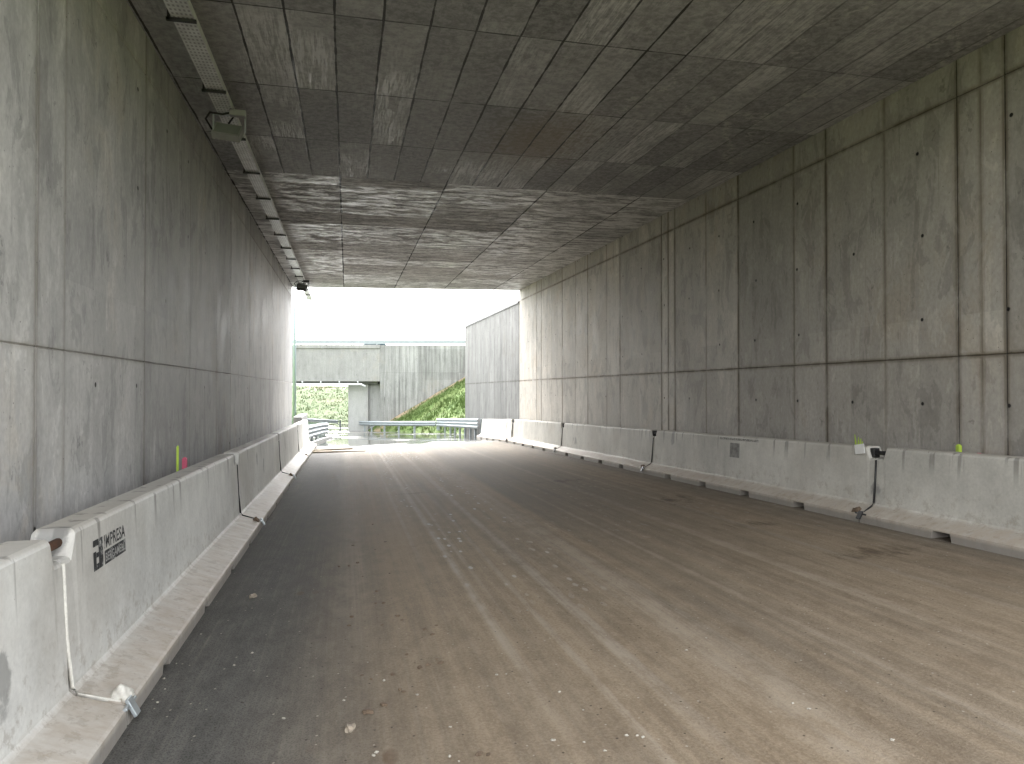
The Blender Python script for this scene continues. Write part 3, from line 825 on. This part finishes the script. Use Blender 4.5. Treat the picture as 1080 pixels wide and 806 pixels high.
# ------------------------------------------------------------------ guardrails
def path_pts(pts, step=.5):
    out = []
    for (a, b) in zip(pts[:-1], pts[1:]):
        L = (Vector(b) - Vector(a)).length; n = max(1, int(L / step))
        out += [Vector(a).lerp(Vector(b), i / n) for i in range(n)]
    return out + [Vector(pts[-1])]
def guardrail(name, label, pts, side, waves, z_top, height, post_step, base):
    r = thing(name, label, 'guardrail', (pts[0][0], pts[0][1], base(*pts[0])))
    inv = Matrix.Translation(-r.location)
    P = path_pts([(p[0], p[1], 0) for p in pts])
    rings = []
    for k, p in enumerate(P):
        d = (P[min(k + 1, len(P) - 1)] - P[max(k - 1, 0)]).normalized(); nrm = Vector((-d.y, d.x, 0)) * side
        zb = base(p.x, p.y); ring = []
        nseg = waves * 8
        for j in range(nseg + 1):
            t = j / nseg; off = .045 * math.cos(t * waves * 2 * math.pi + math.pi)
            ring.append(Vector((p.x, p.y, zb + z_top - height * t)) + nrm * (.05 + off))
        for j in reversed(range(nseg + 1)):
            t = j / nseg; off = .045 * math.cos(t * waves * 2 * math.pi + math.pi)
            ring.append(Vector((p.x, p.y, zb + z_top - height * t)) + nrm * (.038 + off))
        rings.append(ring)
    mb = MB(); mb.loft(rings); o = mb.build('rail_beam', M['rail'], r); o.matrix_parent_inverse = inv
    acc = 0; last = None
    for k, p in enumerate(P):
        if last is not None: acc += (p - last).length
        if last is None or acc >= post_step:
            acc = 0; d = (P[min(k + 1, len(P) - 1)] - P[max(k - 1, 0)]).normalized(); nrm = Vector((-d.y, d.x, 0)) * side
            q = p - nrm * .14; zb = base(p.x, p.y)
            rot = Matrix.Translation(q) @ Matrix.Rotation(math.atan2(d.y, d.x), 4, 'Z')
            mb = MB(); mb.box((-.06, -.05, zb - .4), (.06, .05, zb + z_top - .03), rot)
            o = mb.build('post', M['rail'], r); o.matrix_parent_inverse = inv
        last = p
    return r
guardrail('guardrail', 'grey three wave steel guardrail continuing from the right hand barriers', [(6.25, 34.2), (6.28, 38), (6.05, 44), (5.8, 46.8)], 1, 3, .95, .52, 1.3, road_z)
guardrail('guardrail', 'low grey steel guardrail at the foot of the grass bank, curving towards the bridge pier', [(5.75, 47.0), (4.4, 49), (3.0, 52), (1.7, 55.2), (1.0, 58.6)], 1, 2, .78, .34, 2.0, road_z)
guardrail('guardrail', 'short three wave steel guardrail bending left at the end of the left hand barriers', [(-1.62, 28.9), (-1.25, 33), (-.95, 36.5), (-1.3, 39.5), (-2.8, 42), (-5, 43.5)], -1, 3, .80, .52, 1.3, road_z)
guardrail('guardrail', 'short far guardrail between the bridge pier and the left grass bank', [(-.7, 64.5), (-3.5, 69), (-8, 72)], 1, 2, .78, .34, 2.0, road_z)
# kerb strip at the left bend
mb = MB(); P = path_pts([(-1.4, 29.2, 0), (-1.0, 34, 0), (-.72, 37, 0), (-1.0, 40.2, 0), (-2.6, 42.6, 0)], .4)
rings = []
for k, p in enumerate(P):
    d = (P[min(k + 1, len(P) - 1)] - P[max(k - 1, 0)]).normalized(); nrm = Vector((-d.y, d.x, 0)); z = road_z(p.x, p.y)
    rings.append([p + Vector((0, 0, z - .05)), p + nrm * .18 + Vector((0, 0, z - .05)), p + nrm * .18 + Vector((0, 0, z + .10)), p + Vector((0, 0, z + .10))])
mb.loft(rings)
k = plain_attrs(mb.build('kerb', M['bridge'])); structure(k)

# pale end block behind the left barriers
mb = MB(); mb.box((-2.08, 29.5, z_left(29.5) - .2), (-1.75, 33.4, EYE - 1.05))
tag(plain_attrs(bevel(mb.build('low_wall', M['bridge']), .02)), 'low pale concrete wall stub behind the left guardrail end', 'wall')

# tall lamp post outside on the left
lp = thing('lamp_post', 'tall thin pale lamp post outside the exit on the left', 'lamp post', (-2.28, 33.0, road_z(-2.28, 33) - .1))
mb = MB(); mb.tube([(0, 0, 0), (0, 0, 9.4)], [.085, .05], 12); mb.build('pole', M['pole'], lp, True)
mb = MB(); mb.tube([(0, 0, 9.3), (0, 0, 9.6), (.15, 0, 9.75), (1.2, 0, 9.85)], .035, 8); mb.build('arm', M['pole'], lp, True)
mb = MB(); mb.box((1.1, -.13, 9.80), (1.7, .13, 9.90)); bevel(mb.build('lamp_head', M['pole'], lp), .03)

# planks lying at the end of the left barriers
def plank(x, y, ang, L, w, t, label, lift=.0, pitch=0):
    mb = MB(); mb.box((0, -w / 2, 0), (L, w / 2, t))
    o = bevel(mb.build('plank', M['wood']), .004); o.location = (x, y, road_z(x, y) + lift); o.rotation_euler = (0, pitch, ang)
    return tag(o, label, 'plank', 'planks left on the road')
plank(-1.25, 25.3, R(-6), 1.9, .14, .05, 'weathered plank lying across the road edge at the far end of the left barriers', .012)
plank(-1.22, 25.9, R(22), 1.5, .12, .05, 'plank angled towards the left guardrail, behind the plank across the road edge', .012)
plank(-1.15, 25.0, R(2), 1.1, .10, .05, 'short darker plank nearest the viewer in the plank pile on the left', .010)

# ------------------------------------------------------------------ cable tray under the ceiling
TX0, TX1, HANG = -1.585, -1.385, .36
tz = lambda y: ceil_z(y) - HANG
tray = thing('cable_tray', 'long perforated metal cable tray hung under the ceiling along the left wall', 'cable tray', (-1.48, 0, ceil_z(0)))
inv = Matrix.Translation(-Vector((-1.48, 0, ceil_z(0))))
mb = MB(); Y0, Y1 = 1.4, 30.3
mb.loft([[(TX0, y, tz(y) + .075), (TX0, y, tz(y)), (TX1, y, tz(y)), (TX1, y, tz(y) + .075), (TX1 - .004, y, tz(y) + .075), (TX1 - .004, y, tz(y) + .004), (TX0 + .004, y, tz(y) + .004), (TX0 + .004, y, tz(y) + .075)] for y in (Y0, Y1)])
t = NT('perforated_tray_steel'); xx, yy_, zz_ = t.xyz()
d1 = t.sub(t.math('FRACT', t.mul(xx, 26.0)), .5); d2 = t.sub(t.math('FRACT', t.mul(yy_, 14.0)), .5)
hole = t.mul(t.ramp(t.math('ABSOLUTE', d1), .20, .30, 1, 0), t.ramp(t.math('ABSOLUTE', d2), .22, .30, 1, 0))
nn = t.noise(scale=7, detail=4)
M['tray'] = t.done(t.mix(t.mul(hole, .55), t.tint((.66, .67, .66), t.ramp(nn, .3, .7, .85, 1.1)), (.10, .10, .10)), .38, .35, .5)
o = mb.build('tray_channel', M['tray'], tray); o.matrix_parent_inverse = inv
mb = MB()
for k, (dx, r_) in enumerate(((.05, .016), (.09, .02), (.14, .014), (.18, .018))):
    mb.tube([(TX0 + dx, y, tz(y) + .005 + r_ + .006 * math.sin(y * 2 + k)) for y in [Y0 + .2 + i * .9 for i in range(50)] if y < Y1], r_, 6)
o = mb.build('cables', M['black'], tray, True); o.matrix_parent_inverse = inv
yb = 7.05 - 1.65 * 12
while yb < 30.2:
    if yb > Y0 + .1:
        mb = MB()
        mb.box((TX0 - .035, yb - .018, tz(yb) - .03), (TX0 - .012, yb + .018, ceil_z(yb) + .004 if yb < 28.8 else tz(yb) + .1))
        mb.box((TX0 - .045, yb - .018, tz(yb) - .03), (TX1 + .015, yb + .018, tz(yb) - .004))
        mb.box((TX0 - .08, yb - .04, ceil_z(yb) - .012), (TX0 + .02, yb + .04, ceil_z(yb) + .004)) if yb < 28.8 else None
        o = mb.build('hanger_bracket', M['dark_steel'], tray); o.matrix_parent_inverse = inv
    yb += 1.65

def floodlight(y, label, dark=False):
    hm = M['dark_steel'] if dark else M['lamp_white']  # far lamp's backlit silhouette is put into its housing colour
    z = tz(y) - .05
    r = thing('floodlight', label, 'floodlight', (-1.44, y, z), (0, 0, 0), 'floodlights under the cable tray')
    rot = Matrix.Translation((-.03, .04, -.17)) @ Matrix.Rotation(R(-38), 4, 'X') @ Matrix.Rotation(R(8), 4, 'Y')
    mb = MB(); mb.box((-.17, -.05, -.115), (.17, .045, .115), rot)
    for k in range(7): mb.box((-.155 + k * .048, .045, -.10), (-.147 + k * .048, .085, .10), rot)
    bevel(mb.build('housing', hm, r), .006)
    mb = MB(); mb.box((-.145, -.056, -.09), (.145, -.051, .09), rot); mb.build('glass', M['glass'], r)
    mb = MB(); mb.box((-.20, -.02, -.18), (-.185, .02, .045)); mb.box((.175, -.02, -.18), (.19, .02, .045)); mb.box((-.20, -.02, .03), (.19, .02, .046))
    mb.build('bracket', M['galv'] if not dark else M['dark_steel'], r)
    mb = MB(); mb.box((.02, -.20, -.03), (.21, -.11, .045)); bevel(mb.build('junction_box', hm, r), .008)
    mb = MB(); mb.tube([(.05, -.15, .02), (-.05, -.22, -.04), (-.20, -.20, -.02), (-.27, -.08, -.06), (-.22, .04, -.14), (-.12, .07, -.16)], .013, 8)
    mb.tube([(-.02, .03, -.06), (.05, -.05, .0), (.02, -.1, .06)], .012, 8)
    mb.build('power_cable', M['black'], r, True)
floodlight(9.45, 'pale floodlight with a looped cable under the cable tray, nearest the viewer')
floodlight(24.6, 'small floodlight coloured as a dark silhouette under the cable tray at the far exit', True)

# ------------------------------------------------------------------ markers
def stake(x, y, top, mat, w, paint, label, name='marker_stake'):
    z = road_z(x, y)
    r = thing(name, label, 'marker stake', (x, y, z))
    mb = MB(); mb.box((-w / 2, -w / 2, -.02), (w / 2, w / 2, top - paint - z)); mb.build('stake', M['wood'], r)
    mb = MB(); mb.box((-w / 2 - .002, -w / 2 - .002, top - paint - z), (w / 2 + .002, w / 2 + .002, top - .015 - z))
    mb.loft([[(-w / 2, -w / 2, top - .015 - z), (w / 2, -w / 2, top - .015 - z), (w / 2, w / 2, top - .015 - z), (-w / 2, w / 2, top - .015 - z)],
             [(-w / 4, -w / 4, top - z), (w / 4, -w / 4, top - z), (w / 4, w / 4, top - z), (-w / 4, w / 4, top - z)]])
    mb.build('painted_tip', M[mat], r); return r
stake(-1.80, 8.4, EYE - .60, 'lime', .018, .45, 'thin lime green stake standing behind the logo barrier against the left wall')
stake(-1.80, 8.75, EYE - .76, 'pink', .045, .40, 'pink tipped stake beside the thin lime stake at the left wall')
stake(6.66, 6.62, EYE - .60, 'lime', .038, .22, 'short lime tipped stake behind the nearest right hand barrier')
stake(6.66, 6.36, EYE - .675, 'pink', .05, .16, 'pink tipped stake behind the nearest right hand barrier')
mk = thing('marker_tag', 'white tag with lime green strips stuck on the barrier joint at the right', 'marker tag', (6.32, 7.78, z_right(7.78) + HR - .015))
rot = Matrix.Rotation(R(-10), 4, 'X')
mb = MB(); mb.box((-.008, -.085, -.09), (.0, .085, .03), rot); mb.build('card', M['card'], mk)
for k, (dy, h, a) in enumerate(((.075, .13, -8), (.03, .10, 4), (-.005, .085, 10), (-.035, .05, 14))):
    mt = Matrix.Translation((.006, dy, .02)) @ Matrix.Rotation(R(a), 4, 'X')
    mb = MB(); mb.loft([[(-.004, -.013, 0), (.002, -.013, 0), (.002, .013, 0), (-.004, .013, 0)], [(-.003, -.004, h), (.001, -.004, h), (.001, .004, h), (-.003, .004, h)]])
    mb.v = [tuple(mt @ Vector(v)) for v in mb.v]; mb.build('strip', M['lime'], mk)

# ------------------------------------------------------------------ stones and clods on the road
def px_ground(u, v):
    """reference pixel -> point on the road."""
    d = cam.matrix_basis.to_3x3() @ Vector(((u - 540) / 750.0, -(v - 403) / 750.0, -1))
    o = Vector((0, 0, EYE)); t = 1.0
    for _ in range(30):
        p = o + d * t; t *= (EYE - road_z(p.x, p.y)) / max(.05, EYE - p.z)
    return o + d * t
def stone(name, u, v, size, mat, label, group, seed, flat=.6, cat='stone'):
    p = px_ground(u, v); mb = MB(); mb.lump((0, 0, 0), size, 2, .45, seed, (1.15, .85, flat))
    o = mb.build(name, M[mat]); o.location = (p.x, p.y, road_z(p.x, p.y) + size * flat * .55); o.rotation_euler = (0, 0, seed * 1.3)
    return tag(o, label, cat, group)
stone('stone', 369, 770, .030, 'stone', 'largest pale brown stone on the road in the foreground', None, 1, .6)
stone('mud_clod', 388, 752, .028, 'clod', 'flat brown mud clod just beyond the largest foreground stone', None, 2, .35, 'mud clod')
stone('stone', 267, 630, .032, 'stone', 'lone tan stone on the dark asphalt at the left of the road', None, 3, .6)
stone('mud_clod', 405, 744, .02, 'clod', 'small brown clod beyond the flat mud clod in the foreground', None, 4, .4, 'mud clod')
proto = {}
def scatter(kind, mat, spots, label, group, cat, smin, smax):
    for i, (u, v) in enumerate(spots):
        p = px_ground(u, v)
        key = (kind, i % 5)
        if key not in proto:
            mb = MB(); mb.lump((0, 0, 0), 1, 2, .5, 10 + len(proto), (1.2, .85, .6)); o = mb.build(kind, M[mat]); proto[key] = o
        else:
            o = proto[key].copy(); COL.objects.link(o)
        s = rnd.uniform(smin, smax); o.scale = (s, s, s * rnd.uniform(.6, 1))
        o.location = (p.x, p.y, road_z(p.x, p.y) + s * .22); o.rotation_euler = (0, 0, rnd.uniform(0, 6))
        tag(o, label, cat, group)
cl = [(398, 562), (405, 573), (385, 610), (410, 607), (378, 594), (393, 580), (368, 596), (400, 622), (396, 636), (402, 637), (422, 652), (426, 655), (405, 660),
      (450, 665), (458, 660), (455, 668), (461, 697), (466, 698), (452, 700), (432, 690), (380, 711), (412, 713), (425, 730), (421, 729), (372, 650), (366, 662), (440, 705),
      (508, 797), (514, 797), (394, 715), (375, 575), (381, 541), (387, 526), (396, 516), (404, 502), (376, 481), (379, 477), (374, 486), (369, 473), (391, 553), (355, 597)]
cl = [(u + rnd.uniform(-3, 3), v + rnd.uniform(-2, 2)) for u, v in cl]
scatter('mud_clod', 'clod', cl, 'small dark crumb of dried mud along the middle left of the road', 'crumbs of dried mud on the road', 'mud clod', .008, .018)
pe = [(405, 718), (363, 739), (397, 794), (475, 767), (394, 797), (474, 798), (484, 803), (440, 733), (247, 702), (186, 700), (174, 727), (166, 741), (212, 669), (209, 655), (266, 689), (173, 716), (299, 758),
      (615, 749), (583, 781), (616, 783), (534, 711), (524, 712), (556, 644), (590, 730), (661, 776), (672, 776), (678, 778), (638, 792), (724, 686), (745, 673), (836, 742), (853, 748), (941, 781), (870, 690),
      (326, 491), (345, 548), (231, 560), (262, 544)]
scatter('pebble', 'pale_stone', pe, 'small pale pebble lying loose on the muddy road', 'pale pebbles on the road', 'pebble', .005, .010)
